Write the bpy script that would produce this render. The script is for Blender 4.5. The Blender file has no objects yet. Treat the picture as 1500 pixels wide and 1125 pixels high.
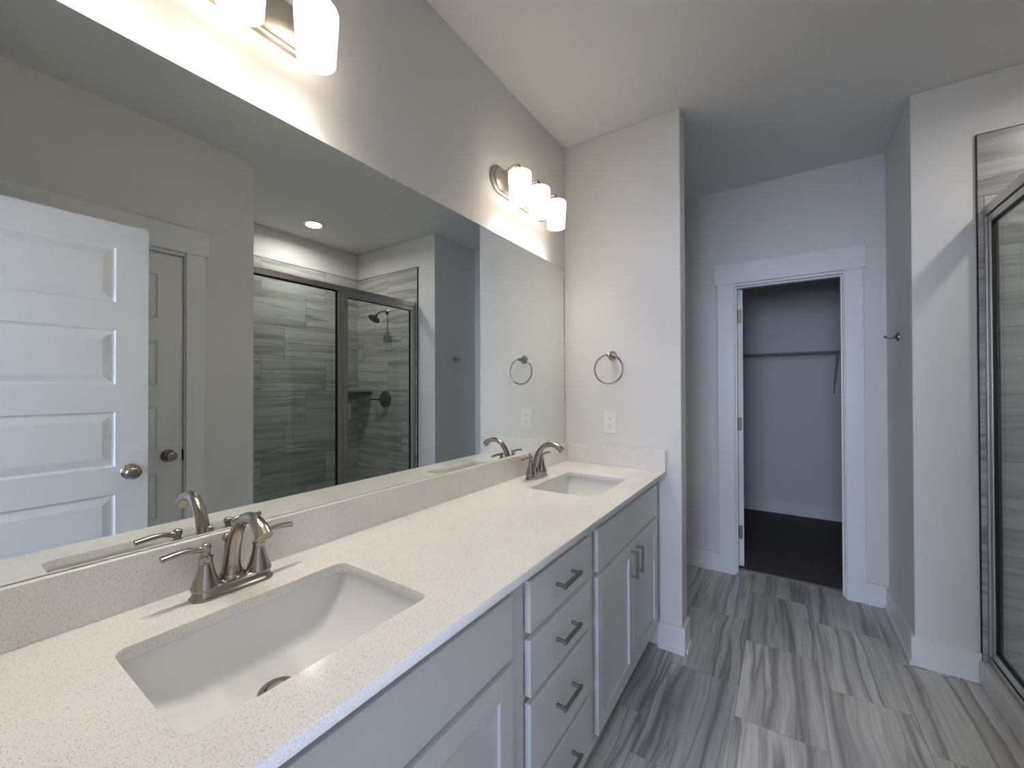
import bpy, bmesh, math, random
from mathutils import Vector, Matrix
random.seed(7)
sc = bpy.context.scene
C = sc.collection
PI = math.pi

# ------------------------------------------------------------------ camera, world, lights, exposure
cam_d = bpy.data.cameras.new('camera')
cam_d.sensor_fit = 'HORIZONTAL'
cam_d.sensor_width = 36.0
cam_d.lens = 598.0 / 1500.0 * 36.0
cam_d.clip_start = 0.02
cam = bpy.data.objects.new('camera', cam_d)
C.objects.link(cam)
YAW, PITCH, ROLL = 0.5885, 0.0073, 0.0026
cam.matrix_world = (Matrix.Translation((1.0783, 0.0, 1.3324)) @ Matrix.Rotation(YAW, 4, 'Z')
                    @ Matrix.Rotation(PI/2 + PITCH, 4, 'X') @ Matrix.Rotation(-ROLL, 4, 'Z'))
sc.camera = cam

w = bpy.data.worlds.new('world'); sc.world = w
w.use_nodes = True
wb = w.node_tree.nodes['Background']
wb.inputs['Color'].default_value = (0.45, 0.62, 1.0, 1)
wb.inputs['Strength'].default_value = 1.0

def lamp(name, kind, loc, power, color, rot=(0, 0, 0), **kw):
    d = bpy.data.lights.new(name, kind); d.energy = power; d.color = color
    for k, v in kw.items(): setattr(d, k, v)
    o = bpy.data.objects.new(name, d); C.objects.link(o)
    o.location = loc; o.rotation_euler = rot
    return o
# daylight of the bedroom window behind the camera
lamp('bedroom_daylight', 'AREA', (0.70, -3.32, 1.58), 42, (0.68, 0.77, 1.0), (-PI/2, 0, PI), shape='RECTANGLE', size=1.6, size_y=1.3)

sc.view_settings.view_transform = 'Standard'
sc.view_settings.look = 'None'
sc.view_settings.gamma = 1.0
sc.view_settings.use_curve_mapping = False
sc.view_settings.exposure = 2.03

# ------------------------------------------------------------------ dimensions (metres)
H = 2.743            # ceiling
YE = 2.1765          # end wall of the vanity niche
XS = 0.6467          # its free edge
YF = 3.3004          # closet wall
XR = 1.5925          # wall with the hook
YJ = 2.713           # far side of the shower
XT = 1.811           # where the shower tile starts
XB = 2.715           # back of the shower
XW = 1.6875          # wall with the second door
YK = 1.2214          # near side of the shower
YN = -0.10           # near wall
XG = 1.844           # shower glass
ZT = 2.467           # top of the tile
ZC = 0.9017          # worktop
D = 0.574            # its depth
YB = 5.12            # closet back wall

# ------------------------------------------------------------------ materials
def new_mat(name):
    m = bpy.data.materials.new(name); m.use_nodes = True
    nt = m.node_tree
    return m, nt, nt.nodes['Principled BSDF']
def node(nt, t, **kw):
    n = nt.nodes.new(t)
    for k, v in kw.items(): setattr(n, k, v)
    return n
def math_n(nt, op, a, b=None, c=None):
    n = node(nt, 'ShaderNodeMath', operation=op)
    for i, v in enumerate((a, b, c)):
        if v is None: continue
        if isinstance(v, (int, float)): n.inputs[i].default_value = v
        else: nt.links.new(v, n.inputs[i])
    return n.outputs[0]
def ramp(nt, fac, stops, interp='LINEAR'):
    n = node(nt, 'ShaderNodeValToRGB'); n.color_ramp.interpolation = interp
    e = n.color_ramp.elements
    while len(e) < len(stops): e.new(0.5)
    for i, (p, c) in enumerate(stops):
        e[i].position = p; e[i].color = (*c, 1) if len(c) == 3 else c
    nt.links.new(fac, n.inputs['Fac'])
    return n.outputs['Color']
def mix(nt, fac, a, b, blend='MIX'):
    n = node(nt, 'ShaderNodeMix', data_type='RGBA', blend_type=blend)
    for i, v in ((0, fac), (6, a), (7, b)):
        if isinstance(v, (int, float)): n.inputs[i].default_value = v
        elif isinstance(v, tuple): n.inputs[i].default_value = (*v, 1)
        else: nt.links.new(v, n.inputs[i])
    return n.outputs[2]
def coords(nt):
    return node(nt, 'ShaderNodeTexCoord').outputs['Object']
def noise(nt, vec, scale, detail=3, rough=0.5, dist=0.0):
    n = node(nt, 'ShaderNodeTexNoise')
    n.inputs['Scale'].default_value = scale; n.inputs['Detail'].default_value = detail
    n.inputs['Roughness'].default_value = rough; n.inputs['Distortion'].default_value = dist
    nt.links.new(vec, n.inputs['Vector'])
    return n.outputs['Fac']
def bump(nt, b, hgt, strength, distance):
    n = node(nt, 'ShaderNodeBump')
    n.inputs['Strength'].default_value = strength; n.inputs['Distance'].default_value = distance
    nt.links.new(hgt, n.inputs['Height']); nt.links.new(n.outputs['Normal'], b.inputs['Normal'])

def paint(name, col, rough=0.6, bs=0.06, scale=260):
    m, nt, b = new_mat(name)
    co = coords(nt)
    f = noise(nt, co, scale, 2)
    b.inputs['Roughness'].default_value = rough
    c2 = tuple(x * 0.985 for x in col)
    nt.links.new(mix(nt, f, col, c2), b.inputs['Base Color'])
    if bs: bump(nt, b, f, bs, 0.001)
    return m
def metal(name, col, rough, spread=0.06, stretch=(60, 60, 1)):
    m, nt, b = new_mat(name)
    mp = node(nt, 'ShaderNodeMapping'); mp.inputs['Scale'].default_value = stretch
    nt.links.new(coords(nt), mp.inputs['Vector'])
    f = noise(nt, mp.outputs['Vector'], 12, 3)
    b.inputs['Base Color'].default_value = (*col, 1)
    b.inputs['Metallic'].default_value = 1
    nt.links.new(math_n(nt, 'MULTIPLY_ADD', f, spread, rough - spread/2), b.inputs['Roughness'])
    return m
def plain(name, col, rough=0.5, **kw):
    m, nt, b = new_mat(name)
    f = noise(nt, coords(nt), 40, 2)
    nt.links.new(mix(nt, f, col, tuple(x*0.97 for x in col)), b.inputs['Base Color'])
    b.inputs['Roughness'].default_value = rough
    for k, v in kw.items(): b.inputs[k].default_value = v
    return m

M = {}
M['wall'] = paint('wall_paint', (0.76, 0.75, 0.73), 0.55)
M['ceiling'] = paint('ceiling_paint', (0.76, 0.755, 0.745), 0.8)
M['trim'] = paint('white_trim_paint', (0.84, 0.84, 0.84), 0.35, 0.02, 60)
M['door'] = paint('white_door_paint', (0.84, 0.84, 0.84), 0.38, 0.06, 180)
M['cabinet'] = paint('light_grey_cabinet_paint', (0.70, 0.70, 0.69), 0.32, 0.02, 90)
M['shadow_gap'] = plain('cabinet_interior', (0.10, 0.10, 0.10), 0.8)
M['nickel'] = metal('brushed_nickel', (0.37, 0.33, 0.285), 0.24)
M['nickel_light'] = metal('satin_nickel', (0.60, 0.56, 0.50), 0.30)
M['steel_frame'] = metal('shower_frame_metal', (0.56, 0.54, 0.50), 0.32)
M['dark_metal'] = metal('dark_bronze_metal', (0.16, 0.15, 0.14), 0.3)
M['pull'] = metal('pull_metal', (0.34, 0.32, 0.29), 0.35)
M['black'] = plain('black_gasket', (0.012, 0.012, 0.012), 0.5)
M['porcelain'] = plain('white_porcelain', (0.82, 0.82, 0.81), 0.08)
M['plastic'] = plain('white_plastic', (0.85, 0.85, 0.83), 0.3)
M['slot'] = plain('dark_slot', (0.03, 0.03, 0.03), 0.6)
M['shade_grey_wire'] = plain('coated_wire_shaded', (0.36, 0.36, 0.37), 0.4)  # white coated wire; its dark, shaded look is put into this grey
M['pan'] = plain('white_shower_pan', (0.7, 0.7, 0.69), 0.35)
M['curb'] = plain('cultured_marble_curb', (0.62, 0.60, 0.57), 0.35)

# quartz
def quartz():
    m, nt, b = new_mat('speckled_quartz')
    co = coords(nt)
    n1 = noise(nt, co, 420, 2, 0.6)
    n2 = noise(nt, co, 620, 1, 0.5)
    big = noise(nt, co, 9, 3, 0.5)
    base = ramp(nt, big, [(0.3, (0.80, 0.775, 0.74)), (0.7, (0.84, 0.82, 0.79))])
    s1 = ramp(nt, n1, [(0.0, (0.8, 0.8, 0.8)), (0.36, (0.8, 0.8, 0.8)), (0.42, (0, 0, 0)), (1.0, (0, 0, 0))])
    c = mix(nt, s1, base, (0.50, 0.46, 0.42))
    s2 = ramp(nt, n2, [(0.0, (0, 0, 0)), (0.66, (0, 0, 0)), (0.72, (1, 1, 1)), (1.0, (1, 1, 1))])
    c = mix(nt, s2, c, (0.92, 0.91, 0.89))
    nt.links.new(c, b.inputs['Base Color'])
    b.inputs['Roughness'].default_value = 0.13
    return m
M['quartz'] = quartz()

# veined porcelain tile laid with a one-third offset.  u = across the tile, v = along it
def tile_mat(name, ua, va, u0, v0, uw, vl, step, dark, light, grout, rough, vein=1.0):
    m, nt, b = new_mat(name)
    sx = node(nt, 'ShaderNodeSeparateXYZ'); nt.links.new(coords(nt), sx.inputs[0])
    U, V = sx.outputs[ua], sx.outputs[va]
    uu = math_n(nt, 'DIVIDE', math_n(nt, 'SUBTRACT', U, u0), uw)
    col = math_n(nt, 'FLOOR', uu)
    fu = math_n(nt, 'SUBTRACT', uu, col)
    vv = math_n(nt, 'DIVIDE', math_n(nt, 'SUBTRACT', math_n(nt, 'SUBTRACT', V, v0), math_n(nt, 'MULTIPLY', col, step)), vl)
    row = math_n(nt, 'FLOOR', vv)
    fv = math_n(nt, 'SUBTRACT', vv, row)
    du = math_n(nt, 'MULTIPLY', math_n(nt, 'MINIMUM', fu, math_n(nt, 'SUBTRACT', 1.0, fu)), uw)
    dv = math_n(nt, 'MULTIPLY', math_n(nt, 'MINIMUM', fv, math_n(nt, 'SUBTRACT', 1.0, fv)), vl)
    d = math_n(nt, 'MINIMUM', du, dv)
    g = math_n(nt, 'LESS_THAN', d, 0.0016)
    cb = node(nt, 'ShaderNodeCombineXYZ'); nt.links.new(col, cb.inputs[0]); nt.links.new(row, cb.inputs[1])
    wn = node(nt, 'ShaderNodeTexWhiteNoise', noise_dimensions='3D'); nt.links.new(cb.outputs[0], wn.inputs['Vector'])
    rs = node(nt, 'ShaderNodeSeparateColor'); nt.links.new(wn.outputs['Color'], rs.inputs[0])
    # tile space with a random shift per tile
    a = math_n(nt, 'MULTIPLY_ADD', rs.outputs[0], 17.0, U)
    c = math_n(nt, 'MULTIPLY_ADD', rs.outputs[1], 23.0, V)
    cv = node(nt, 'ShaderNodeCombineXYZ')
    # gentle wander of the veins
    wv = node(nt, 'ShaderNodeCombineXYZ'); nt.links.new(math_n(nt, 'MULTIPLY', a, 2.2), wv.inputs[0]); nt.links.new(math_n(nt, 'MULTIPLY', c, 1.7), wv.inputs[1])
    wander = math_n(nt, 'MULTIPLY', math_n(nt, 'SUBTRACT', noise(nt, wv.outputs[0], 1.6, 2, 0.4), 0.5), 0.045)
    slant = math_n(nt, 'MULTIPLY', math_n(nt, 'SUBTRACT', rs.outputs[2], 0.5), 0.05)
    a2 = math_n(nt, 'ADD', math_n(nt, 'ADD', a, wander), math_n(nt, 'MULTIPLY', fv, math_n(nt, 'MULTIPLY', slant, vl)))
    nt.links.new(math_n(nt, 'MULTIPLY', a2, 1.0), cv.inputs[0])
    nt.links.new(math_n(nt, 'MULTIPLY', c, 0.035), cv.inputs[1])
    bands = noise(nt, cv.outputs[0], 9.0, 2, 0.45)
    fine = noise(nt, cv.outputs[0], 85.0, 4, 0.6)
    thin = noise(nt, cv.outputs[0], 11.0, 2, 0.5)
    mid = tuple((x*0.45 + y*0.55) for x, y in zip(dark, light))
    base = ramp(nt, bands, [(0.40, light), (0.50, mid), (0.54, dark), (0.575, light), (0.66, light)])
    f2 = ramp(nt, fine, [(0.35, (1, 1, 1)), (0.65, (0.76, 0.76, 0.76))])
    base = mix(nt, 1.0*vein, base, f2, 'MULTIPLY')
    line = math_n(nt, 'ABSOLUTE', math_n(nt, 'SUBTRACT', thin, 0.5))
    lm = ramp(nt, line, [(0.0, (0.5, 0.5, 0.5)), (0.006, (0.4, 0.4, 0.4)), (0.013, (0, 0, 0))])
    base = mix(nt, lm, base, tuple(x*0.72 for x in dark))
    tone = math_n(nt, 'MULTIPLY_ADD', rs.outputs[1], 0.14, 0.92)
    tc = node(nt, 'ShaderNodeCombineColor')
    for i in range(3): nt.links.new(tone, tc.inputs[i])
    base = mix(nt, 1.0, base, tc.outputs[0], 'MULTIPLY')
    c3 = mix(nt, g, base, grout)
    nt.links.new(c3, b.inputs['Base Color'])
    b.inputs['Roughness'].default_value = rough
    hgt = math_n(nt, 'MINIMUM', math_n(nt, 'DIVIDE', d, 0.003), 1.0)
    bump(nt, b, hgt, 0.4, 0.001)
    return m
FD, FL, FG = (0.31, 0.30, 0.285), (0.70, 0.685, 0.65), (0.36, 0.35, 0.34)
M['floor_tile'] = tile_mat('veined_floor_tile', 0, 1, 0.597, 2.08, 0.3045, 0.595, -0.2, FD, FL, FG, 0.38)
WD, WL, WG = (0.36, 0.355, 0.34), (0.62, 0.615, 0.595), (0.19, 0.19, 0.18)
# rows counted upward: joints at 1.735 / 2.127 / 1.93 from the top row down
M['wall_tile_y'] = tile_mat('veined_wall_tile', 2, 1, 2.185, 1.735, 0.2965, 0.595, -0.3967, WD, WL, WG, 0.3)
M['wall_tile_x'] = tile_mat('veined_wall_tile_side', 2, 0, 2.185, 2.227, 0.2965, 0.595, 0.3967, WD, WL, WG, 0.3)

def carpet():
    m, nt, b = new_mat('dark_carpet')
    co = coords(nt)
    f = noise(nt, co, 150, 4, 0.7); g2 = noise(nt, co, 6, 3)
    c = ramp(nt, f, [(0.3, (0.06, 0.053, 0.047)), (0.7, (0.24, 0.215, 0.19))])
    c = mix(nt, math_n(nt, 'MULTIPLY', g2, 0.5), c, (0.15, 0.13, 0.12))
    nt.links.new(c, b.inputs['Base Color']); b.inputs['Roughness'].default_value = 1.0
    bump(nt, b, f, 0.9, 0.01)
    return m
M['carpet'] = carpet()

def mirror_mat():
    m = bpy.data.materials.new('mirror_silvering'); m.use_nodes = True
    nt = m.node_tree; nt.nodes.clear()
    g = node(nt, 'ShaderNodeBsdfGlossy'); g.inputs['Roughness'].default_value = 0.0
    f = noise(nt, coords(nt), 0.7, 1)
    nt.links.new(mix(nt, f, (0.84, 0.87, 0.84), (0.85, 0.88, 0.85)), g.inputs['Color'])
    o = node(nt, 'ShaderNodeOutputMaterial'); nt.links.new(g.outputs[0], o.inputs[0])
    return m
M['mirror'] = mirror_mat()
def glass_mat(name, tint, ior=0.04):
    m = bpy.data.materials.new(name); m.use_nodes = True
    nt = m.node_tree; nt.nodes.clear()
    t = node(nt, 'ShaderNodeBsdfTransparent'); t.inputs['Color'].default_value = (*tint, 1)
    g = node(nt, 'ShaderNodeBsdfGlossy'); g.inputs['Roughness'].default_value = 0.0
    lw = node(nt, 'ShaderNodeLayerWeight'); lw.inputs['Blend'].default_value = 0.5
    fr = math_n(nt, 'MULTIPLY_ADD', math_n(nt, 'POWER', lw.outputs['Facing'], 5.0), 0.9, ior)
    x = node(nt, 'ShaderNodeMixShader')
    nt.links.new(fr, x.inputs[0]); nt.links.new(t.outputs[0], x.inputs[1]); nt.links.new(g.outputs[0], x.inputs[2])
    o = node(nt, 'ShaderNodeOutputMaterial'); nt.links.new(x.outputs[0], o.inputs[0])
    return m
M['glass'] = glass_mat('clear_shower_glass', (0.90, 0.92, 0.905), 0.035)
M['mirror_edge'] = plain('polished_mirror_edge', (0.75, 0.78, 0.76), 0.15)
def opal():
    m = bpy.data.materials.new('opal_glass'); m.use_nodes = True
    nt = m.node_tree; nt.nodes.clear()
    t = node(nt, 'ShaderNodeBsdfTranslucent'); t.inputs['Color'].default_value = (0.93, 0.91, 0.88, 1)
    d = node(nt, 'ShaderNodeBsdfDiffuse'); d.inputs['Color'].default_value = (0.9, 0.88, 0.85, 1)
    x = node(nt, 'ShaderNodeMixShader'); x.inputs[0].default_value = 0.77
    nt.links.new(t.outputs[0], x.inputs[1]); nt.links.new(d.outputs[0], x.inputs[2])
    e = node(nt, 'ShaderNodeEmission'); e.inputs['Color'].default_value = (1.0, 0.93, 0.86, 1); e.inputs['Strength'].default_value = 0.1
    ad = node(nt, 'ShaderNodeAddShader'); nt.links.new(x.outputs[0], ad.inputs[0]); nt.links.new(e.outputs[0], ad.inputs[1])
    o = node(nt, 'ShaderNodeOutputMaterial'); nt.links.new(ad.outputs[0], o.inputs[0])
    return m
M['opal'] = opal()
def emis(name, col, s):
    m = bpy.data.materials.new(name); m.use_nodes = True
    nt = m.node_tree; nt.nodes.clear()
    e = node(nt, 'ShaderNodeEmission'); e.inputs['Color'].default_value = (*col, 1); e.inputs['Strength'].default_value = s
    o = node(nt, 'ShaderNodeOutputMaterial'); nt.links.new(e.outputs[0], o.inputs[0])
    return m
M['bulb'] = emis('lit_bulb', (1.0, 0.92, 0.835), 84.0)
M['downlight'] = emis('lit_downlight_lens', (1.0, 0.98, 0.95), 5.0)

# ------------------------------------------------------------------ mesh helpers
class MB:
    def __init__(self): self.bm = bmesh.new()
    def box(self, a, b):
        x0, y0, z0 = (min(a[i], b[i]) for i in range(3)); x1, y1, z1 = (max(a[i], b[i]) for i in range(3))
        v = [self.bm.verts.new(p) for p in ((x0,y0,z0),(x1,y0,z0),(x1,y1,z0),(x0,y1,z0),(x0,y0,z1),(x1,y0,z1),(x1,y1,z1),(x0,y1,z1))]
        for f in ((0,3,2,1),(4,5,6,7),(0,1,5,4),(1,2,6,5),(2,3,7,6),(3,0,4,7)): self.bm.faces.new([v[i] for i in f])
        return self
    def rings(self, rs, cap=True, closed=False):
        R = [[self.bm.verts.new(p) for p in r] for r in rs]
        n = len(R[0])
        pairs = list(zip(R, R[1:])) + ([(R[-1], R[0])] if closed else [])
        for a, b in pairs:
            for i in range(n):
                self.bm.faces.new((a[i], a[(i+1) % n], b[(i+1) % n], b[i]))
        if cap and not closed:
            self.bm.faces.new(list(reversed(R[0]))); self.bm.faces.new(R[-1])
        return self
    def lathe(self, prof, o, axis=(0,0,1), n=32, cap=True, sy=1.0):
        ax = Vector(axis).normalized()
        s = Vector((1,0,0)) if abs(ax.x) < 0.9 else Vector((0,1,0))
        u = (s - ax*s.dot(ax)).normalized(); v = ax.cross(u)
        o = Vector(o)
        rs = [[o + ax*h + u*(r*math.cos(2*PI*i/n)) + v*(r*sy*math.sin(2*PI*i/n)) for i in range(n)] for r, h in prof]
        return self.rings(rs, cap)
    def tube(self, pts, rad, n=16, cap=True, closed=False, flat=None):
        P = [Vector(p) for p in pts]
        if not isinstance(rad, (list, tuple)): rad = [rad]*len(P)
        rs = []; up = None
        m = len(P)
        for i, p in enumerate(P):
            if closed: t = (P[(i+1) % m] - P[i-1]).normalized()
            else: t = (P[min(i+1, m-1)] - P[max(i-1, 0)]).normalized()
            if up is None:
                s = Vector((0,0,1)) if abs(t.z) < 0.9 else Vector((0,1,0))
                up = (s - t*s.dot(t)).normalized()
            else: up = (up - t*up.dot(t)).normalized()
            sd = t.cross(up)
            k = flat[i] if flat else (1, 1)
            rs.append([p + up*(rad[i]*k[0]*math.cos(2*PI*j/n)) + sd*(rad[i]*k[1]*math.sin(2*PI*j/n)) for j in range(n)])
        return self.rings(rs, cap, closed)
    def prism(self, poly, z0, z1, f=lambda a, b, c: (a, b, c)):
        return self.rings([[f(x, y, z) for x, y in poly] for z in (z0, z1)])
    def build(self, name, mat, parent=None, bevel=0, smooth=None, seg=2):
        bmesh.ops.recalc_face_normals(self.bm, faces=self.bm.faces)
        me = bpy.data.meshes.new(name); self.bm.to_mesh(me); self.bm.free()
        me.materials.append(mat)
        if smooth:
            me.shade_smooth(); me.set_sharp_from_angle(angle=math.radians(smooth))
        o = bpy.data.objects.new(name, me); C.objects.link(o)
        if parent:
            o.parent = parent
            o.matrix_parent_inverse = Matrix.Translation(parent.location).inverted() if parent.parent is None and parent.type == 'EMPTY' else Matrix.Identity(4)
        if bevel:
            md = o.modifiers.new('bevel', 'BEVEL'); md.width = bevel; md.segments = seg; md.limit_method = 'ANGLE'
            md.harden_normals = False
        return o

def tag(o, label, cat, group=None, kind=None):
    o['label'] = label; o['category'] = cat
    if group: o['group'] = group
    if kind: o['kind'] = kind
    return o
def thing(name, label, cat, loc=(0,0,0), group=None, kind=None):
    o = bpy.data.objects.new(name, None); o.empty_display_size = 0.05; C.objects.link(o); o.location = loc
    return tag(o, label, cat, group, kind)
def struct(o, label, cat):
    return tag(o, label, cat, kind='structure')
def copy_tree(o, parent=None):
    c = o.copy(); C.objects.link(c)
    if parent: c.parent = parent
    for ch in list(o.children): copy_tree(ch, c)
    return c
def smoothpath(pts, n=8):
    P = [Vector(p) for p in pts]; out = []
    for i in range(len(P)-1):
        p0, p1, p2, p3 = P[max(i-1,0)], P[i], P[i+1], P[min(i+2, len(P)-1)]
        for k in range(n):
            t = k/n
            out.append(0.5*((2*p1) + (p2-p0)*t + (2*p0-5*p1+4*p2-p3)*t*t + (3*p1-p0-3*p2+p3)*t**3))
    out.append(P[-1]); return out
def lerp_list(vals, n=8):
    out = []
    for a, b in zip(vals, vals[1:]):
        out += [a + (b-a)*k/n for k in range(n)]
    return out + [vals[-1]]
def rrect(x0, y0, x1, y1, r, n=6):
    pts = []
    for cx, cy, a0 in ((x1-r, y1-r, 0), (x0+r, y1-r, 90), (x0+r, y0+r, 180), (x1-r, y0+r, 270)):
        for k in range(n+1):
            a = math.radians(a0 + 90*k/n); pts.append((cx + r*math.cos(a), cy + r*math.sin(a)))
    return pts

# ------------------------------------------------------------------ room shell
T = 0.115
struct(MB().box((-0.1, YN-T, -0.1), (XB+0.1, YF+0.10, 0)).build('floor', M['floor_tile']), 'grey veined porcelain tile floor of the bathroom', 'floor')
struct(MB().box((-0.6, YF+0.10, -0.1), (2.4, YB+0.1, 0.008)).build('floor_closet', M['carpet']), 'dark brown carpet floor inside the closet', 'carpet')
struct(MB().box((-0.6, YN-T, H), (XB+0.1, YB+0.1, H+0.1)).build('ceiling', M['ceiling']), 'flat pale grey ceiling over the bathroom', 'ceiling')
struct(MB().box((-0.12, YN-T, 0), (0, YF+0.0015, H)).build('wall_left', M['wall']), 'pale grey wall carrying the mirror and vanity lights', 'wall')
struct(MB().box((0, YE, 0), (XS, YE+T, H)).build('wall_end', M['wall'], bevel=0.004), 'pale grey stub wall with the towel ring at the end of the vanity', 'wall')
XO1, XO2, ZDo = 0.770, 1.405, 2.062
struct(MB().box((0, YF, 0), (XO1, YF+T, H)).box((-0.6, YF+0.002, 0), (0, YF+T, H)).box((XO2, YF+0.0006, 0), (2.15, YF+T, H)).box((XO1, YF, ZDo), (XO2, YF+T, H)).build('wall_far', M['wall']), 'grey wall around the closet doorway', 'wall')
struct(MB().box((XR, YJ, 0), (XB+0.1, YF, H)).build('wall_right', M['wall'], bevel=0.004), 'grey wall corner between the closet and the shower, with the robe hook', 'wall')
struct(MB().box((XB, YK-0.1, 0), (XB+0.1, YJ, H)).build('wall_shower_back', M['wall']), 'grey painted wall above the tiled back of the shower', 'wall')
Y2a, Y2b, Z2 = 0.236, 0.876, 2.068
struct(MB().box((XW, YN, 0), (XW+T, Y2a, H)).box((XW, Y2b, 0), (XW+T, YK, H)).box((XW, Y2a, Z2), (XW+T, Y2b, H)).box((XW+T, YK-T, 0), (XB, YK, H)).build('wall_opposite', M['wall']), 'grey wall opposite the mirror with a closed white door', 'wall')
XE1, XE2, ZE = 0.62, 1.372, 2.065
struct(MB().box((0, YN-T, 0), (XE1, YN, H)).box((XE2, YN-T, 0), (XW+T, YN, H)).box((XE1, YN-T, ZE), (XE2, YN, H)).build('wall_near', M['wall']), 'grey wall with the entry doorway', 'wall')
struct(MB().box((-0.6, YB, 0), (2.4, YB+0.1, H)).build('wall_closet_back', M['wall']), 'grey back wall of the closet', 'wall')
struct(MB().box((-0.6, YF+T, 0), (-0.5, YB, H)).build('wall_closet_left', M['wall']), 'grey left wall of the closet', 'wall')
struct(MB().box((2.05, YF+T, 0), (2.15, YB, H)).build('wall_closet_right', M['wall']), 'grey right wall of the closet', 'wall')
# bedroom behind the doorway (source of the daylight)
BY = -3.2
struct(MB().box((-1.2, BY, -0.1), (3.4, YN-T, 0.0)).build('floor_bedroom', M['carpet']), 'dark carpet floor of the bedroom beyond the entry doorway', 'carpet')
struct(MB().box((-1.2, BY, H), (3.4, YN-T, H+0.1)).build('ceiling_bedroom', M['ceiling']), 'pale ceiling of the bedroom beyond the entry doorway', 'ceiling')
struct(MB().box((-1.3, BY, 0), (-1.2, YN-T, H)).build('wall_bedroom_left', M['wall']), 'left wall of the bedroom', 'wall')
struct(MB().box((3.4, BY, 0), (3.5, YN-T, H)).build('wall_bedroom_right', M['wall']), 'right wall of the bedroom', 'wall')
struct(MB().box((-1.3, BY-0.1, 0), (-0.10, BY, H)).box((1.80, BY-0.1, 0), (3.5, BY, H)).box((-0.10, BY-0.1, 0), (1.80, BY, 0.92)).box((-0.10, BY-0.1, 2.24), (1.80, BY, H)).build('wall_bedroom_far', M['wall']), 'far wall of the bedroom with its window opening', 'wall')
struct(MB().box((-1.2, YN-T-0.02, 0), (-0.12, YN-T, H)).box((XW+T, YN-T-0.02, 0), (3.4, YN-T, H)).build('wall_bedroom_near', M['wall']), 'bedroom side of the bathroom wall', 'wall')
wf = MB()
for a, b in (((-0.10, 0.92), (1.80, 0.97)), ((-0.10, 2.19), (1.80, 2.24)), ((-0.10, 0.97), (-0.05, 2.19)), ((1.75, 0.97), (1.80, 2.19)), ((0.83, 0.97), (0.87, 2.19))):
    wf.box((a[0], BY-0.07, a[1]), (b[0], BY-0.03, b[1]))
struct(wf.build('window_1', M['trim']), 'white framed bedroom window behind the camera', 'window')

# baseboards with shoe moulding
BH, BT = 0.13, 0.015
def base_x(m, x0, x1, y, s):    # on a wall facing s along y
    m.box((x0, y, 0), (x1, y + s*BT, BH)); m.box((x0, y, 0), (x1, y + s*(BT+0.010), 0.018))
def base_y(m, y0, y1, x, s):
    m.box((x, y0, 0), (x + s*BT, y1, BH)); m.box((x, y0, 0), (x + s*(BT+0.010), y1, 0.018))
m = MB(); base_x(m, 0.53, XS+BT, YE, -1); base_y(m, YE, YE+T, XS, 1)
struct(m.build('baseboard_end', M['trim'], bevel=0.002), 'white baseboard around the foot of the stub wall', 'baseboard')
m = MB(); base_x(m, 0.0, 0.68, YF, -1)
struct(m.build('baseboard_far_left', M['trim'], bevel=0.002), 'white baseboard left of the closet doorway', 'baseboard')
m = MB(); base_x(m, 1.487, XR, YF, -1)
struct(m.build('baseboard_far_right', M['trim'], bevel=0.002), 'short white baseboard right of the closet doorway', 'baseboard')
m = MB(); base_y(m, YJ, YF-BT-0.011, XR, -1); m.box((XR-BT, YJ-BT, 0), (XT-0.004, YJ, BH)); m.box((XR-BT-0.010, YJ-BT-0.010, 0), (XT-0.004, YJ, 0.018))
struct(m.build('baseboard_right', M['trim']), 'white baseboard wrapping the corner beside the shower', 'baseboard')
m = MB(); base_y(m, 0.962, YK, XW, -1)
struct(m.build('baseboard_opposite', M['trim'], bevel=0.002), 'white baseboard on the wall opposite the vanity', 'baseboard')
m = MB(); base_x(m, -0.5, 2.05, YB, -1)
struct(m.build('baseboard_closet', M['trim'], bevel=0.002), 'white baseboard along the back of the closet', 'baseboard')

# casings
def casing_far():
    t = thing('trim_1', 'white flat casing around the closet doorway', 'door casing', (1.08, YF, 0), kind='structure')
    y0, y1 = YF-0.019, YF
    MB().box((0.680, y0, 0), (0.780, y1, 2.062)).build('side_casing', M['trim'], t, 0.0015)
    MB().box((1.395, y0, 0), (1.487, y1, 2.062)).build('side_casing', M['trim'], t, 0.0015)
    MB().box((0.663, y0-0.005, 2.062), (1.499, y1, 2.203)).build('head_casing', M['trim'], t, 0.0015)
    j = MB()
    j.box((XO1, YF-0.002, 0), (0.787, YF+T+0.002, 2.045)).box((1.389, YF-0.002, 0), (XO2, YF+T+0.002, 2.045)).box((XO1, YF-0.002, 2.045), (XO2, YF+T+0.002, ZDo))
    j.build('jamb', M['trim'], t, 0.001)
    s = MB().box((0.787, YF+0.03, 0), (0.797, YF+0.065, 2.045)).box((1.379, YF+0.03, 0), (1.389, YF+0.065, 2.045)).box((0.797, YF+0.03, 2.035), (1.379, YF+0.065, 2.045))
    s.build('door_stop', M['trim'], t, 0.001)
    for y in (1,):
        MB().box((0.787, YF+0.095, 0.0), (1.389, YF+0.112, 0.012)).build('threshold', M['dark_metal'], t)
casing_far()
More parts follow.
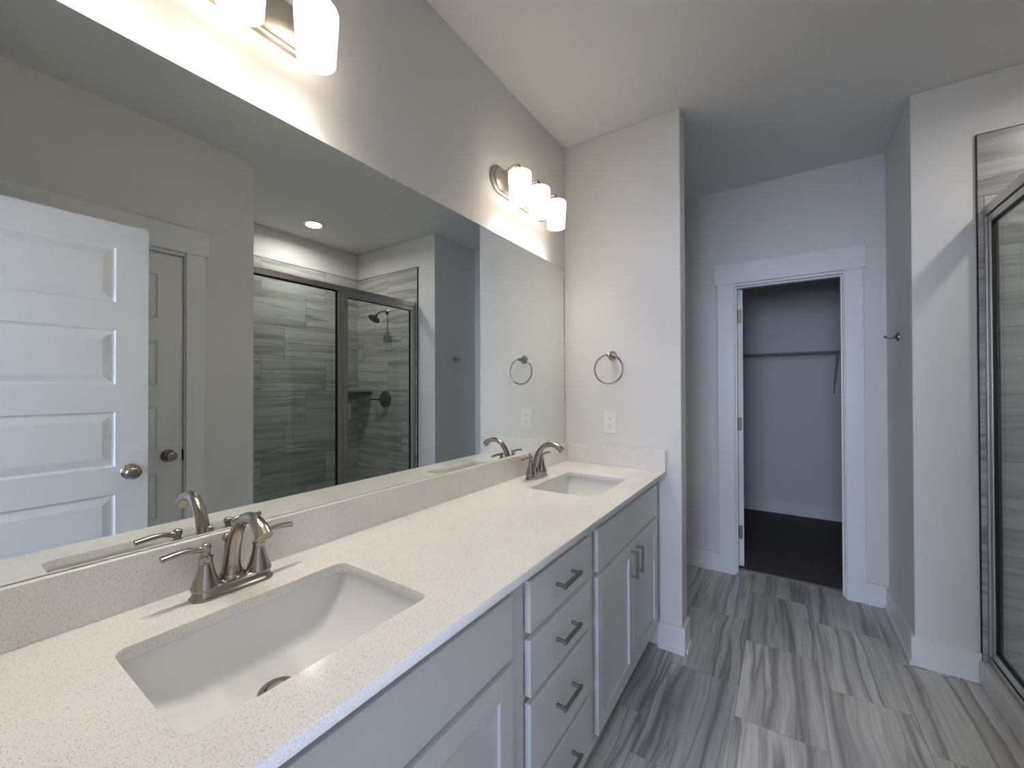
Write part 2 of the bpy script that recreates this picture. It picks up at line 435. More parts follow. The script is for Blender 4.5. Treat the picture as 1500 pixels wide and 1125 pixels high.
def casing_opposite():
    t = thing('trim_2', 'white flat casing around the closed door opposite the mirror', 'door casing', (XW, 0.56, 0), kind='structure')
    x0, x1 = XW-0.019, XW
    MB().box((x0, 0.873, 0), (x1, 0.960, 2.075)).build('side_casing', M['trim'], t, 0.0015)
    MB().box((x0, 0.152, 0), (x1, 0.240, 2.075)).build('side_casing', M['trim'], t, 0.0015)
    MB().box((x0-0.005, 0.135, 2.075), (x1, 0.977, 2.213)).build('head_casing', M['trim'], t, 0.0015)
    MB().box((XW-0.001, Y2a, 0), (XW+T, 0.250, 2.058)).box((XW-0.001, 0.868, 0), (XW+T, Y2b, 2.058)).box((XW-0.001, Y2a, 2.058), (XW+T, Y2b, Z2)).build('jamb', M['trim'], t, 0.001)
    MB().box((XW+0.05, 0.250, 0), (XW+0.09, 0.262, 2.058)).box((XW+0.05, 0.856, 0), (XW+0.09, 0.868, 2.058)).box((XW+0.05, 0.262, 2.046), (XW+0.09, 0.856, 2.058)).build('door_stop', M['trim'], t)
casing_opposite()
def casing_entry():
    t = thing('trim_3', 'white casing and jamb of the entry doorway', 'door casing', (1.0, YN, 0), kind='structure')
    MB().box((XE1-0.0, YN-T-0.001, 0), (XE1+0.016, YN+0.001, 2.048)).box((XE2-0.016, YN-T-0.001, 0), (XE2, YN+0.001, 2.048)).box((XE1, YN-T-0.001, 2.048), (XE2, YN+0.001, ZE)).build('jamb', M['trim'], t, 0.001)
    MB().box((XE1-0.03, YN, 0.0), (XE1+0.010, YN+0.018, 2.062)).build('side_casing', M['trim'], t, 0.001)
    MB().box((XE2+0.002, YN, 0), (XE2+0.09, YN+0.018, 2.062)).build('side_casing', M['trim'], t, 0.001)
    MB().box((XE1-0.03, YN, 2.062), (XE2+0.10, YN+0.02, 2.2)).build('head_casing', M['trim'], t, 0.001)
casing_entry()

# five-panel doors: u = across, n = out of the far face
def door_leaf(W, Hd, Td, f, stile=0.108, tops=(1.930, 1.575, 1.222, 0.868, 0.514), ph=0.236):
    m = MB(); bm = m.bm
    for face in (0, 1):
        s = 1 if face == 0 else -1
        base = 0 if face == 0 else Td
        def P(u, z, d): return f(u, base + s*d, z)
        def quad(a, b, c, d): bm.faces.new([bm.verts.new(p) for p in (a, b, c, d)])
        def rect(u0, z0, u1, z1): quad(P(u0,z0,0), P(u1,z0,0), P(u1,z1,0), P(u0,z1,0))
        rect(0, 0, stile, Hd); rect(W-stile, 0, W, Hd)
        zs = [Hd]
        for t_ in tops: zs += [t_, t_-ph]
        zs.append(0)
        for a, b in zip(zs[0::2], zs[1::2]): rect(stile, b, W-stile, a)
        for t_ in tops:
            R = []
            for ins, d in ((0, 0), (0.004, 0.007), (0.010, 0.009), (0.014, 0.008), (0.038, 0.002), (0.041, 0.0015)):
                u0, u1, z0, z1 = stile+ins, W-stile-ins, t_-ph+ins, t_-ins
                R.append([bm.verts.new(P(*q, d)) for q in ((u0,z0),(u1,z0),(u1,z1),(u0,z1))])
            for a, b in zip(R, R[1:]):
                for i in range(4): bm.faces.new((a[i], a[(i+1)%4], b[(i+1)%4], b[i]))
            bm.faces.new(R[-1])
    c = [(0,0),(W,0),(W,Hd),(0,Hd)]
    for i in range(4):
        (u0,z0),(u1,z1) = c[i], c[(i+1)%4]
        bm.faces.new([bm.verts.new(p) for p in (f(u0,0,z0), f(u1,0,z1), f(u1,Td,z1), f(u0,Td,z0))])
    bmesh.ops.remove_doubles(bm, verts=bm.verts, dist=1e-5)
    return m
def knob(parent, p, axis):
    MB().lathe([(0.0,0),(0.032,0),(0.033,0.004),(0.029,0.009),(0.014,0.012),(0.011,0.016),(0.011,0.024),(0.016,0.030),(0.025,0.036),(0.0285,0.044),(0.0275,0.052),(0.021,0.058),(0.010,0.061),(0.0,0.0615)], p, axis, 32, cap=False).build('door_knob', M['nickel'], parent, smooth=50)
# entry door, swung open, parallel to the mirror
t = thing('door_1', 'white five-panel entry door standing open, nearest the mirror', 'door', (1.33, -0.088, 0), kind='structure')
door_leaf(0.711, 2.037, 0.035, lambda u, n, z: (1.33+n, -0.088+u, 0.008+z)).build('door_leaf', M['door'], t)
knob(t, (1.33, 0.563, 0.966), (-1,0,0)); knob(t, (1.365, 0.563, 0.966), (1,0,0))
MB().box((1.337, 0.622, 0.936), (1.358, 0.6245, 0.996)).build('latch_plate', M['dark_metal'], t)
# second door, closed
t = thing('door_2', 'closed white five-panel door behind the open entry door', 'door', (XW, 0.25, 0), kind='structure')
door_leaf(0.611, 2.043, 0.035, lambda u, n, z: (XW+0.012+n, 0.2535+u, 0.008+z)).build('door_leaf', M['door'], t)
knob(t, (XW+0.012, 0.801, 0.967), (-1,0,0))
MB().box((XW+0.001, 0.8625, 0.935), (XW+0.012, 0.8685, 0.995)).build('strike_plate', M['black'], t)
# closet door, opened into the closet
t = thing('door_3', 'white closet door opened inward, only its hinged edge showing', 'door', (0.79, YF+T, 0), kind='structure')
OA = math.radians(13); OC, OS = math.cos(OA), math.sin(OA)
HX, HY = 0.792, YF+T+0.004
door_leaf(0.60, 2.025, 0.035, lambda u, n, z: (HX + n*OC - u*OS, HY + n*OS + u*OC, 0.020+z), tops=(1.918,1.563,1.21,0.856,0.502)).build('door_leaf', M['door'], t)
for z in (1.846, 1.057, 0.266):
    m = MB()
    m.prism(rrect(0.004, z-0.05, 0.027, z+0.05, 0.010), 0.0003, 0.0030, lambda a, b, c: (HX + a*OC + c*OS, HY + a*OS - c*OC, b))
    m.lathe([(0.006, -0.05), (0.006, 0.05)], (HX-0.001, HY-0.006, z), (0,0,1), 12)
    m.build('hinge', M['pull'], t, smooth=40)

# ------------------------------------------------------------------ shower
m = MB().box((XB-0.010, YK+0.010, 0.0), (XB, YJ-0.010, ZT))
struct(m.build('wall_shower_back_tile', M['wall_tile_y']), 'grey veined tile on the back wall of the shower', 'wall tile')
m = MB().box((XT, YJ-0.010, 0.0), (XB, YJ, ZT))
struct(m.build('wall_shower_side_tile', M['wall_tile_x']), 'grey veined tile on the side wall of the shower under the shower head', 'wall tile')
m = MB().box((XT, YK, 0.0), (XB, YK+0.010, ZT))
struct(m.build('wall_shower_near_tile', M['wall_tile_x']), 'grey veined tile on the near side wall of the shower', 'wall tile')
m = MB().box((XT-0.004, YJ-0.0115, 0.100), (XT, YJ, ZT+0.003)).box((XT, YJ-0.0115, ZT), (XB-0.010, YJ, ZT+0.003))
m.box((XB-0.0115, YK+0.0115, ZT), (XB, YJ-0.0115, ZT+0.003))
struct(m.build('trim_4', M['black']), 'thin black metal edge trim around the shower tile', 'edge trim')
struct(MB().box((XG+0.05, YK+0.01, 0.0), (XB-0.01, YJ-0.01, 0.035)).build('floor_shower', M['pan']), 'white shower pan inside the glass enclosure', 'shower pan')
struct(MB().box((1.797, YK+0.001, 0.0), (XG+0.05, YJ-0.0117, 0.100)).build('trim_5', M['curb'], bevel=0.006), 'pale stone shower curb under the glass enclosure', 'shower curb')

t = thing('shower_enclosure', 'framed glass shower enclosure with a hinged door and nickel rails', 'shower enclosure', (XG, 1.97, 0.1))
y0, y1 = YK+0.012, YJ-0.012
MB().box((XG-0.019, y0, 2.090), (XG+0.019, y1, 2.132)).build('header_rail', M['steel_frame'], t, 0.003)
MB().box((XG-0.019, y0, 0.101), (XG+0.019, y1, 0.128)).build('sill_rail', M['steel_frame'], t, 0.003)
MB().box((XG-0.016, y1-0.020, 0.128), (XG+0.016, y1, 2.090)).build('wall_jamb', M['steel_frame'], t, 0.004)
MB().box((XG-0.016, y0, 0.128), (XG+0.016, y0+0.018, 2.090)).build('wall_jamb', M['steel_frame'], t, 0.003)
MB().box((XG-0.019, 1.893, 0.128), (XG+0.019, 1.928, 2.090)).box((XG-0.012, 1.928, 0.128), (XG+0.012, 1.942, 2.090)).build('centre_post', M['steel_frame'], t, 0.003)
g = MB().box((XG-0.003, y0+0.018, 0.128), (XG+0.003, 1.893, 2.090)).build('fixed_glass_panel', M['glass'], t)
MB().box((XG-0.010, y0+0.018, 2.080), (XG+0.010, 1.893, 2.090)).box((XG-0.010, 1.886, 0.128), (XG+0.010, 1.893, 2.080)).box((XG-0.010, y0+0.018, 0.128), (XG+0.010, 1.886, 0.134)).build('gasket', M['black'], t)
d = MB().box((XG-0.014, 1.945, 2.052), (XG+0.014, 2.676, 2.084)).box((XG-0.014, 1.945, 0.136), (XG+0.014, 2.676, 0.170)).box((XG-0.014, 1.945, 0.170), (XG+0.014, 1.982, 2.052)).box((XG-0.014, 2.642, 0.170), (XG+0.014, 2.676, 2.052)).build('door_frame', M['steel_frame'], t, 0.003)
MB().box((XG-0.003, 1.986, 0.174), (XG+0.003, 2.638, 2.048)).build('door_glass', M['glass'], d)
MB().box((XG-0.009, 1.982, 2.047), (XG+0.009, 2.642, 2.052)).box((XG-0.009, 1.982, 0.170), (XG+0.009, 2.642, 0.175)).box((XG-0.009, 1.982, 0.175), (XG+0.009, 1.986, 2.047)).box((XG-0.009, 2.637, 0.175), (XG+0.009, 2.642, 2.047)).build('door_gasket', M['black'], d)
MB().box((XG-0.040, 1.976, 1.075), (XG-0.022, 1.994, 1.205)).box((XG-0.024, 1.966, 1.085), (XG-0.013, 1.980, 1.100)).box((XG-0.024, 1.966, 1.180), (XG-0.013, 1.980, 1.195)).build('door_pull', M['nickel_light'], d, 0.003)

t = thing('shower_head', 'round nickel shower head on a curved arm high on the tiled side wall', 'shower head', (2.235, YJ-0.010, 2.085))
MB().lathe([(0,0),(0.030,0),(0.029,0.006),(0.014,0.014),(0.011,0.018)], (2.235, YJ-0.010, 2.088), (0,-1,0), 24).build('flange', M['nickel'], t, smooth=40)
ap = smoothpath([(2.235, YJ-0.012, 2.088), (2.238, YJ-0.06, 2.085), (2.242, YJ-0.105, 2.065), (2.247, YJ-0.135, 2.035)], 6)
MB().tube(ap, 0.0085, 12).build('arm', M['nickel'], t, smooth=60)
ax = Vector((0.05, -0.55, -0.83)).normalized()
MB().lathe([(0,0),(0.012,0),(0.014,0.012),(0.020,0.022),(0.030,0.030),(0.052,0.040),(0.058,0.050),(0.058,0.058),(0.0,0.058)], (2.246, YJ-0.130, 2.042), ax, 28, cap=False).build('spray_head', M['dark_metal'], t, smooth=45)
t = thing('shower_valve', 'round nickel shower valve with a lever on the tiled side wall', 'shower valve', (2.265, YJ-0.010, 1.212))
MB().lathe([(0,0),(0.084,0),(0.084,0.004),(0.076,0.010),(0.040,0.014),(0.034,0.018),(0.0,0.018)], (2.265, YJ-0.010, 1.212), (0,-1,0), 36, cap=False).build('escutcheon', M['dark_metal'], t, smooth=40)
MB().lathe([(0.034,0.016),(0.032,0.04),(0.024,0.052),(0.018,0.07),(0.0,0.072)], (2.265, YJ-0.010, 1.212), (0,-1,0), 28).build('hub', M['dark_metal'], t, smooth=40)
MB().tube([(2.265, YJ-0.065, 1.212), (2.30, YJ-0.075, 1.212), (2.335, YJ-0.09, 1.214), (2.375, YJ-0.10, 1.214)], [0.012, 0.009, 0.008, 0.010], 12).build('lever', M['dark_metal'], t, smooth=60)
m = MB(); pl = [(XB-0.011, YJ-0.011)] + [(XB-0.011-0.225*math.cos(a)**0.8, YJ-0.011-0.225*math.sin(a)**0.8) for a in [PI/2*k/12 for k in range(13)]]
tag(m.prism(pl, 1.272, 1.290).build('corner_shelf', M['dark_metal'], bevel=0.003), 'dark quarter-round shelf in the tiled shower corner beside the valve', 'shelf')

def recessed(x, y):
    t = thing('recessed_downlight', 'round lit recessed downlight in the ceiling over the shower', 'ceiling light', (x, y, H))
    MB().lathe([(0.060,-0.001),(0.088,-0.001),(0.088,-0.005),(0.080,-0.009),(0.062,-0.006)], (x, y, H), (0,0,1), 40, cap=False).build('trim_ring', M['trim'], t, smooth=40)
    MB().lathe([(0.0,-0.004),(0.061,-0.004),(0.061,-0.001),(0,-0.001)], (x, y, H), (0,0,1), 40, cap=False).build('lens', M['downlight'], t)
    L = lamp('downlight_lamp', 'AREA', (x, y, H-0.012), 1.8, (1.0, 0.97, 0.92), (0, 0, 0), shape='DISK', size=0.12, spread=math.radians(165))
    L.parent = t; L.matrix_parent_inverse = Matrix.Translation(t.location).inverted()
recessed(2.305, 1.975)

# ------------------------------------------------------------------ closet shelf
t = thing('wire_shelf', 'thin wire shelf across the back wall of the closet', 'wire shelf', (0.8, YB, 1.66))
m = MB(); yf, zs_ = 4.80, 1.660
for x in range(0, 98):
    X = -0.45 + x*0.0256
    m.tube([(X, YB-0.004, zs_), (X, yf, zs_), (X, yf-0.004, zs_-0.034)], 0.0015, 5)
m.build('wires', M['shade_grey_wire'], t)
m = MB()
for y, z in ((yf, zs_-0.003), (yf-0.005, zs_-0.036), (YB-0.012, zs_-0.003), (4.96, zs_-0.004)):
    m.tube([(-0.49, y, z), (2.04, y, z)], 0.0045, 8)
m.build('rail', M['shade_grey_wire'], t)
for X in (0.45, 1.485):
    MB().tube([(X, yf, zs_-0.02), (X, yf+0.03, zs_-0.06), (X, YB-0.03, 1.34), (X, YB-0.004, 1.26)], 0.0055, 8).build('brace', M['shade_grey_wire'], t, smooth=60)

# ------------------------------------------------------------------ mirror
t = thing('vanity_mirror', 'long frameless wall mirror above the vanity backsplash', 'mirror', (0, 1.0, 1.007))
MB().box((0.0008, -0.085, 1.0072), (0.0060, 2.150, 2.0215)).build('mirror_glass', M['mirror'], t)
MB().box((0.0008, -0.085, 2.0215), (0.0066, 2.152, 2.0240)).box((0.0008, 2.150, 1.0072), (0.0066, 2.152, 2.0215)).build('polished_edge', M['mirror_edge'], t)

# ------------------------------------------------------------------ worktop
SINKS = [(0.165, 0.193, 0.464, 0.609), (0.165, 1.487, 0.464, 1.887)]
cu = bpy.data.curves.new('worktop', 'CURVE'); cu.dimensions = '2D'; cu.fill_mode = 'BOTH'
cu.extrude = 0.0100; cu.bevel_depth = 0.0012; cu.bevel_resolution = 1; cu.offset = -0.0012
def spl(pts):
    s = cu.splines.new('POLY'); s.points.add(len(pts)-1); s.use_cyclic_u = True
    for p, q in zip(s.points, pts): p.co = (*q, 0, 1)
spl([(0.001, YN+0.003), (D, YN+0.003), (D, YE-0.002), (0.001, YE-0.002)])
for s_ in SINKS: spl(rrect(*s_, 0.022, 8))
tmp = bpy.data.objects.new('worktop_curve', cu); C.objects.link(tmp); tmp.location = (0, 0, ZC-0.0112)
dg = bpy.context.evaluated_depsgraph_get(); dg.update()
me = bpy.data.meshes.new_from_object(tmp.evaluated_get(dg)); me.name = 'worktop'
me.transform(Matrix.Translation((0, 0, ZC-0.0112))); me.materials.clear(); me.materials.append(M['quartz'])
bpy.data.objects.remove(tmp)
wt = thing('vanity_worktop', 'long white speckled quartz worktop with two sink cutouts', 'countertop', (0.29, 1.04, ZC))
o = bpy.data.objects.new('slab', me); C.objects.link(o); o.parent = wt; o.matrix_parent_inverse = Matrix.Translation(wt.location).inverted()
ZS = 1.0055
MB().box((0.001, YN+0.003, ZC+0.0004), (0.021, YE-0.002, ZS)).build('backsplash', M['quartz'], wt, 0.0012)
MB().box((0.0215, YE-0.022, ZC+0.0004), (D, YE-0.002, ZS)).build('side_splash', M['quartz'], wt, 0.0012)

# ------------------------------------------------------------------ sinks
def make_sink(s_, label):
    x0, y0, x1, y1 = s_
    cx, cy = (x0+x1)/2, (y0+y1)/2
    t = thing('undermount_sink', label, 'sink', (cx, cy, ZC-0.13), 'undermount sinks in the worktop')
    hx, hy = (x1-x0)/2+0.004, (y1-y0)/2+0.004
    zt = ZC-0.0230; dep = 0.116
    bm = bmesh.new(); NX, NY = 64, 72
    def Z(s, q):
        e = max(0.0, 1-abs(q)**5.5)
        a = max(0.0, 1-abs(s)**24)**0.5
        z = zt - 0.004 - dep*(e**0.65)*a
        z -= 0.004*math.exp(-((s*hx)**2+(q*hy)**2)/0.05**2)*a
        return z
    def sp(k, n):
        v = -1+2*k/n
        return math.copysign(1-(1-abs(v))**2.1, v)
    G = [[None]*(NY+1) for _ in range(NX+1)]
    for i in range(NX+1):
        for j in range(NY+1):
            s, q = sp(i, NX), sp(j, NY)
            G[i][j] = bm.verts.new((cx+s*hx, cy+q*hy, Z(s, q)))
    for i in range(NX):
        for j in range(NY):
            bm.faces.new((G[i][j], G[i+1][j], G[i+1][j+1], G[i][j+1]))
    # flange up to the underside of the stone, then outer shell
    edge = [G[i][0] for i in range(NX+1)] + [G[NX][j] for j in range(1, NY+1)] + [G[i][NY] for i in range(NX-1, -1, -1)] + [G[0][j] for j in range(NY-1, 0, -1)]
    def loop(off, z): return [bm.verts.new((v.co.x + off*(1 if v.co.x > cx+hx-1e-4 else -1 if v.co.x < cx-hx+1e-4 else 0), v.co.y + off*(1 if v.co.y > cy+hy-1e-4 else -1 if v.co.y < cy-hy+1e-4 else 0), z)) for v in edge]
    prev = edge
    for off, z in ((0.001, zt-0.0005), (0.018, zt-0.0005), (0.018, zt-0.012), (0.004, zt-0.016), (-0.02 if False else 0.004, zt-0.05)):
        cur = loop(off, z)
        for a in range(len(cur)):
            b = (a+1) % len(cur); bm.faces.new((prev[a], prev[b], cur[b], cur[a]))
        prev = cur
    mm = MB(); mm.bm.free(); mm.bm = bm
    mm.build('bowl', M['porcelain'], t, smooth=50)
    zb = Z(-0.042/hx, 0)
    px = cx-0.042
    MB().lathe([(0.0,0.0005),(0.020,0.0005),(0.022,0.004),(0.030,0.0045),(0.033,0.002),(0.034,-0.001)], (px, cy, zb+0.001), (0,0,1), 32, cap=False).build('drain_flange', M['nickel'], t, smooth=40)
    MB().lathe([(0.0,0.0085),(0.006,0.009),(0.015,0.007),(0.0175,0.005),(0.0175,0.001)], (px, cy, zb+0.001), (0,0,1), 24, cap=False).build('drain_stopper', M['nickel_light'], t, smooth=40)
    return t
make_sink(SINKS[0], 'white rectangular undermount sink in the foreground, nearest the camera')
make_sink(SINKS[1], 'white rectangular undermount sink near the end wall, below the towel ring')

# ------------------------------------------------------------------ faucets
def make_faucet(cx, cy, label):
    z = ZC + 0.0002
    t = thing('faucet', label, 'faucet', (cx, cy, z), group='centerset faucets behind the sinks')
    m = MB(); rs = []
    for g_, h in ((0.0, 0.0), (0.001, 0.003), (-0.002, 0.006), (-0.005, 0.014), (-0.0065, 0.020), (-0.009, 0.0225)):
        hw = 0.078+g_; hd = 0.0270+g_
        ring = []
        for k in range(48):
            a = 2*PI*k/48; ca, sa = math.cos(a), math.sin(a)
            r = hd
            ring.append((cx + r*ca, cy + math.copysign(hw-hd, sa)*(1 if abs(sa) > 0.02 else abs(sa)/0.02) + r*sa, z+h))
        rs.append(ring)
    m.rings(rs).build('base_plate', M['nickel'], t, smooth=50)
    for s in (-1, 1):
        hy = cy + s*0.051
        MB().lathe([(0.0250,0.018),(0.0255,0.023),(0.0235,0.027),(0.0222,0.032),(0.0178,0.044),(0.0142,0.058),(0.0122,0.070),(0.0118,0.077),(0.0130,0.079),(0.0125,0.083),(0.0090,0.086),(0.0070,0.090),(0.0080,0.095),(0.0098,0.100),(0.0095,0.106),(0.0060,0.1095),(0.0,0.111)], (cx, hy, z), (0,0,1), 28, cap=False).build('handle_hub', M['nickel'], t, smooth=55)
        pts = smoothpath([(cx, hy+s*0.002, z+0.099), (cx, hy+s*0.014, z+0.1005), (cx, hy+s*0.028, z+0.1035), (cx, hy+s*0.050, z+0.1030), (cx, hy+s*0.073, z+0.1005)], 6)
        n = len(pts)
        rad = lerp_list([0.0085, 0.0065, 0.0062, 0.0072, 0.0080], 6)
        fl = [(0.75+0.25*(1-i/n), 1.0+0.25*i/n) for i in range(n)]
        MB().tube(pts, rad, 14, flat=fl).build('lever', M['nickel'], t, smooth=55)
    pts = smoothpath([(cx-0.008, cy, z+0.020), (cx-0.008, cy, z+0.050), (cx+0.000, cy, z+0.085), (cx+0.018, cy, z+0.124), (cx+0.047, cy, z+0.153), (cx+0.083, cy, z+0.162), (cx+0.117, cy, z+0.152), (cx+0.137, cy, z+0.135)], 8)
    rad = lerp_list([0.0215, 0.0165, 0.0145, 0.0130, 0.0120, 0.0118, 0.0130, 0.0150], 8)
    MB().tube(pts, rad, 24).lathe([(0.0,0.018),(0.0260,0.018),(0.0270,0.0225),(0.0240,0.026),(0.0225,0.032),(0.0,0.032)], (cx-0.008, cy, z), (0,0,1), 28, cap=False).build('spout', M['nickel'], t, smooth=50)
    MB().lathe([(0.0035,0.018),(0.0035,0.090),(0.0070,0.094),(0.0078,0.100),(0.0060,0.106),(0.0035,0.109),(0.0,0.110)], (cx-0.036, cy, z), (0,0,1), 16).build('lift_rod', M['nickel'], t, smooth=45)
    return t
make_faucet(0.084, 0.402, 'brushed nickel two-handle faucet behind the sink nearest the camera')
make_faucet(0.090, 1.690, 'brushed nickel two-handle faucet beside the end wall, behind the farther sink')

# ------------------------------------------------------------------ vanity cabinets
XF = 0.548; XFR = 0.5285; ZK = 0.105; ZTOP = ZC-0.0225
def carcass(y0, y1, t):
    zt = ZTOP-0.0003; a, b = y0+0.0005, y1-0.0005
    m = MB().box((0.003, a, ZK+0.001), (XFR-0.020, a+0.016, zt)).box((0.003, b-0.016, ZK+0.001), (XFR-0.020, b, zt))      # sides
    m.box((0.003, a+0.016, ZK+0.001), (0.012, b-0.016, zt)).box((0.012, a+0.016, ZK+0.001), (XFR-0.020, b-0.016, ZK+0.018))  # back, bottom
    m.box((0.003, a, 0.0), (0.455, b, ZK+0.001))                                                                          # plinth
    m.box((XFR-0.020, a, ZK+0.001), (XFR, a+0.050, zt)).box((XFR-0.020, b-0.050, ZK+0.001), (XFR, b, zt))                  # face frame
    m.box((XFR-0.020, a+0.050, ZK+0.001), (XFR, b-0.050, 0.170)).box((XFR-0.020, a+0.050, 0.820), (XFR, b-0.050, zt)).box((XFR-0.020, a+0.050, 0.672), (XFR, b-0.050, 0.728))
    m.box((XFR-0.019, a+0.050, 0.170), (XFR-0.002, b-0.050, 0.672)).box((XFR-0.019, a+0.050, 0.728), (XFR-0.002, b-0.050, 0.820))
    return m.build('cabinet_body', M['cabinet'], t)
def slab(name, y0, y1, z0, z1, t):
    return MB().box((XFR+0.0005, y0, z0), (XF, y1, z1)).build(name, M['cabinet'], t, 0.0022)
def shaker(y0, y1, z0, z1, t, w_=0.052):
    m = MB(); x0, x1 = XFR+0.0005, XF
    m.box((x0, y0, z0), (x1, y0+w_, z1)); m.box((x0, y1-w_, z0), (x1, y1, z1))
    m.box((x0, y0+w_, z0), (x1, y1-w_, z0+w_)); m.box((x0, y0+w_, z1-w_), (x1, y1-w_, z1))
    m.box((x0+0.001, y0+w_-0.004, z0+w_-0.004), (x1-0.009, y1-w_+0.004, z1-w_+0.004))
    return m.build('cabinet_door', M['cabinet'], t, 0.0016)
def pull(name, p, vertical, par):
    x, y, z = p; L = 0.053
    m = MB()
    def bx(a0, a1, b0, b1, c0, c1):   # a: out, b: along, c: across
        if vertical: m.box((a0, y+c0, z+b0), (a1, y+c1, z+b1))
        else: m.box((a0, y+b0, z+c0), (a1, y+b1, z+c1))
    bx(x+0.024, x+0.033, -L-0.004, L+0.004, -0.0055, 0.0055)
    for s in (-1, 1): bx(x, x+0.025, s*(L-0.004)-0.0045, s*(L-0.004)+0.0045, -0.0045, 0.0045)
    return m.build(name, M['pull'], par, 0.0018)
YL, YD0, YD1 = YN+0.003, 0.822, 1.284
# near sink base
t = thing('sink_base_cabinet', 'pale grey sink base cabinet under the foreground sink', 'cabinet', (0.26, 0.4, 0), 'vanity sink bases')
carcass(YL, YD0, t)
slab('false_front', 0.006, 0.797, 0.700, 0.846, t)
for a, b, s in ((0.006, 0.400, 1), (0.403, 0.797, -1)):
    dr = shaker(a, b, 0.148, 0.683, t)
    pull('door_pull', (XF, (b-0.034) if s > 0 else (a+0.034), 0.603), True, dr)
# drawer stack
t = thing('drawer_cabinet', 'pale grey vanity cabinet with a stack of four drawers', 'cabinet', (0.26, 1.05, 0))
carcass(YD0, YD1, t)
for z0, z1, zp in ((0.716, 0.846, 0.786), (0.556, 0.697, 0.634), (0.343, 0.538, 0.452), (0.148, 0.325, 0.250)):
    dr = slab('drawer', 0.874, 1.252, z0, z1, t)
    pull('drawer_pull', (XF, 1.062, zp), False, dr)
# far sink base
t = thing('sink_base_cabinet', 'pale grey sink base cabinet against the end wall', 'cabinet', (0.26, 1.7, 0), 'vanity sink bases')
carcass(YD1, YE-0.003, t)
slab('false_front', 1.318, 2.098, 0.700, 0.846, t)
for a, b, s in ((1.318, 1.7065, 1), (1.7095, 2.098, -1)):
    dr = shaker(a, b, 0.148, 0.683, t)
    pull('door_pull', (XF, (b-0.034) if s > 0 else (a+0.034), 0.603), True, dr)

# ------------------------------------------------------------------ vanity lights
def make_light(cy, label):
    t = thing('vanity_light', label, 'wall light', (0.0, cy, 2.275), group='three-shade vanity lights above the mirror')
    zc, hl, r = 2.272, 0.245, 0.062
    def stadium(g_, x):
        pts = []
        for k in range(40):
            a = 2*PI*k/40 - PI/2
            s = 1 if math.cos(a) >= 0 else -1
            pts.append((x, cy + s*(hl-r) + (r-g_)*math.cos(a), zc + (r-g_)*math.sin(a)))
        return pts
    MB().rings([stadium(0, 0.0005), stadium(0, 0.010), stadium(0.002, 0.012), stadium(0.009, 0.013), stadium(0.010, 0.020), stadium(0.013, 0.023)]).build('backplate', M['nickel_light'], t, smooth=35)
    for k in (-1, 0, 1):
        y = cy + k*0.172; X = 0.110
        zb, zt_ = 2.147, 2.282
        MB().tube(smoothpath([(0.020, y, 2.300), (0.045, y, 2.311), (0.080, y, 2.321), (0.100, y, 2.319), (0.109, y, 2.308), (X, y, 2.288)], 6), 0.0048, 12).build('arm', M['nickel'], t, smooth=60)
        MB().lathe([(0.0,0.016),(0.008,0.016),(0.014,0.012),(0.022,0.006),(0.026,0.0015),(0.026,0.0)], (X, y, zt_), (0,0,1), 28, cap=False).build('socket_cap', M['nickel'], t, smooth=45)
        out = [(0.0260, zt_-0.0005), (0.0450, zt_-0.001), (0.0500, zt_-0.004), (0.0520, zt_-0.010), (0.0505, zt_-0.045), (0.0475, zt_-0.090), (0.0450, zb)]
        inn = [(0.0425, zb), (0.0450, zt_-0.090), (0.0480, zt_-0.045), (0.0490, zt_-0.012), (0.0430, zt_-0.005), (0.0260, zt_-0.0045)]
        sh = MB().lathe([(a, b) for a, b in out+inn], (X, y, 0), (0,0,1), 40, cap=False).build('shade', M['opal'], t, smooth=40)
        MB().lathe([(0.0,2.190),(0.014,2.193),(0.024,2.203),(0.028,2.215),(0.025,2.230),(0.016,2.240),(0.013,2.262),(0.013,2.276),(0.0,2.277)], (X, y, 0), (0,0,1), 24, cap=False).build('bulb', M['bulb'], sh, smooth=60)
make_light(0.402, 'brushed nickel three-shade vanity light over the foreground sink, cut by the frame top')
make_light(1.690, 'brushed nickel three-shade vanity light beside the end wall corner')

# ------------------------------------------------------------------ wall fittings
t = thing('towel_ring', 'nickel towel ring hanging on the end wall above the outlet', 'towel ring', (0.291, YE, 1.503))
MB().lathe([(0.0,0.0005),(0.026,0.0005),(0.0265,0.005),(0.022,0.011),(0.012,0.020),(0.0085,0.032),(0.0085,0.044),(0.011,0.050),(0.011,0.058),(0.006,0.062),(0.0,0.063)], (0.291, YE, 1.503), (0,-1,0), 28, cap=False).build('mount', M['nickel'], t, smooth=45)
rc = (0.287, YE-0.051, 1.428); R_ = 0.0785
MB().tube([(rc[0]+R_*math.cos(a), rc[1], rc[2]+R_*math.sin(a)) for a in [2*PI*k/64 for k in range(64)]], 0.0042, 12, closed=True).build('ring', M['nickel'], t, smooth=60)

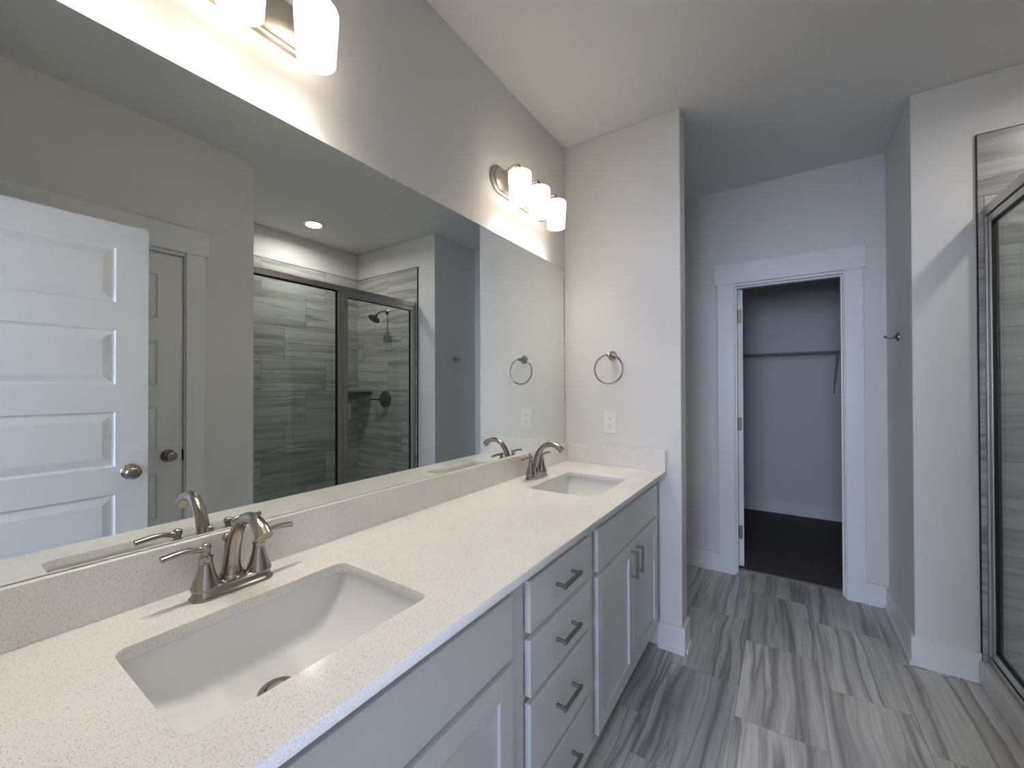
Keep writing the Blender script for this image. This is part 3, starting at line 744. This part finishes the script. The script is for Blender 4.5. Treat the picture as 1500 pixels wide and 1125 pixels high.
t = thing('wall_outlet', 'white double wall outlet below the towel ring', 'outlet', (0.279, YE, 1.136))
ox, oz = 0.279, 1.136
m = MB().prism(rrect(ox-0.036, oz-0.0585, ox+0.036, oz+0.0585, 0.004), 0.0002, 0.0055, lambda a, b, c: (a, YE-c, b))
m.build('cover_plate', M['plastic'], t, 0.0012)
m = MB().prism(rrect(ox-0.0168, oz-0.0335, ox+0.0168, oz+0.0335, 0.002), 0.0055, 0.0080, lambda a, b, c: (a, YE-c, b))
rec = m.build('receptacle', M['plastic'], t, 0.0006)
for s in (-1, 1):
    zc_ = oz + s*0.0205
    MB().box((ox-0.0075, YE-0.0084, zc_), (ox-0.0055, YE-0.0079, zc_+0.008)).build('slot', M['slot'], rec)
    MB().box((ox+0.0055, YE-0.0084, zc_+0.001), (ox+0.0075, YE-0.0079, zc_+0.008)).build('slot', M['slot'], rec)
    MB().lathe([(0.0,0.0079),(0.0026,0.0079),(0.0026,0.0084),(0,0.0084)], (ox, YE, zc_-0.006), (0,-1,0), 12, cap=False).build('ground_slot', M['slot'], rec)
MB().box((ox-0.008, YE-0.0090, oz-0.0045), (ox+0.008, YE-0.0078, oz+0.0045)).build('reset_button', M['plastic'], rec, 0.0004)
for s in (-1, 1): MB().lathe([(0,0.0055),(0.0028,0.0055),(0.0024,0.0066),(0,0.0066)], (ox, YE, oz+s*0.048), (0,-1,0), 12, cap=False).build('screw', M['plastic'], t)

t = thing('robe_hook', 'small nickel robe hook on the narrow wall beside the closet', 'hook', (XR, 2.990, 1.596))
MB().lathe([(0.0,0.0005),(0.026,0.0005),(0.026,0.005),(0.021,0.010),(0.010,0.014),(0.0075,0.020),(0.0,0.020)], (XR, 2.990, 1.598), (-1,0,0), 24, cap=False).build('mount', M['nickel'], t, smooth=45)
MB().tube(smoothpath([(XR-0.016, 2.990, 1.597), (XR-0.034, 2.990, 1.594), (XR-0.050, 2.990, 1.597), (XR-0.058, 2.990, 1.606)], 5), lerp_list([0.006, 0.005, 0.005, 0.0065], 5), 12).build('prong', M['nickel'], t, smooth=60)
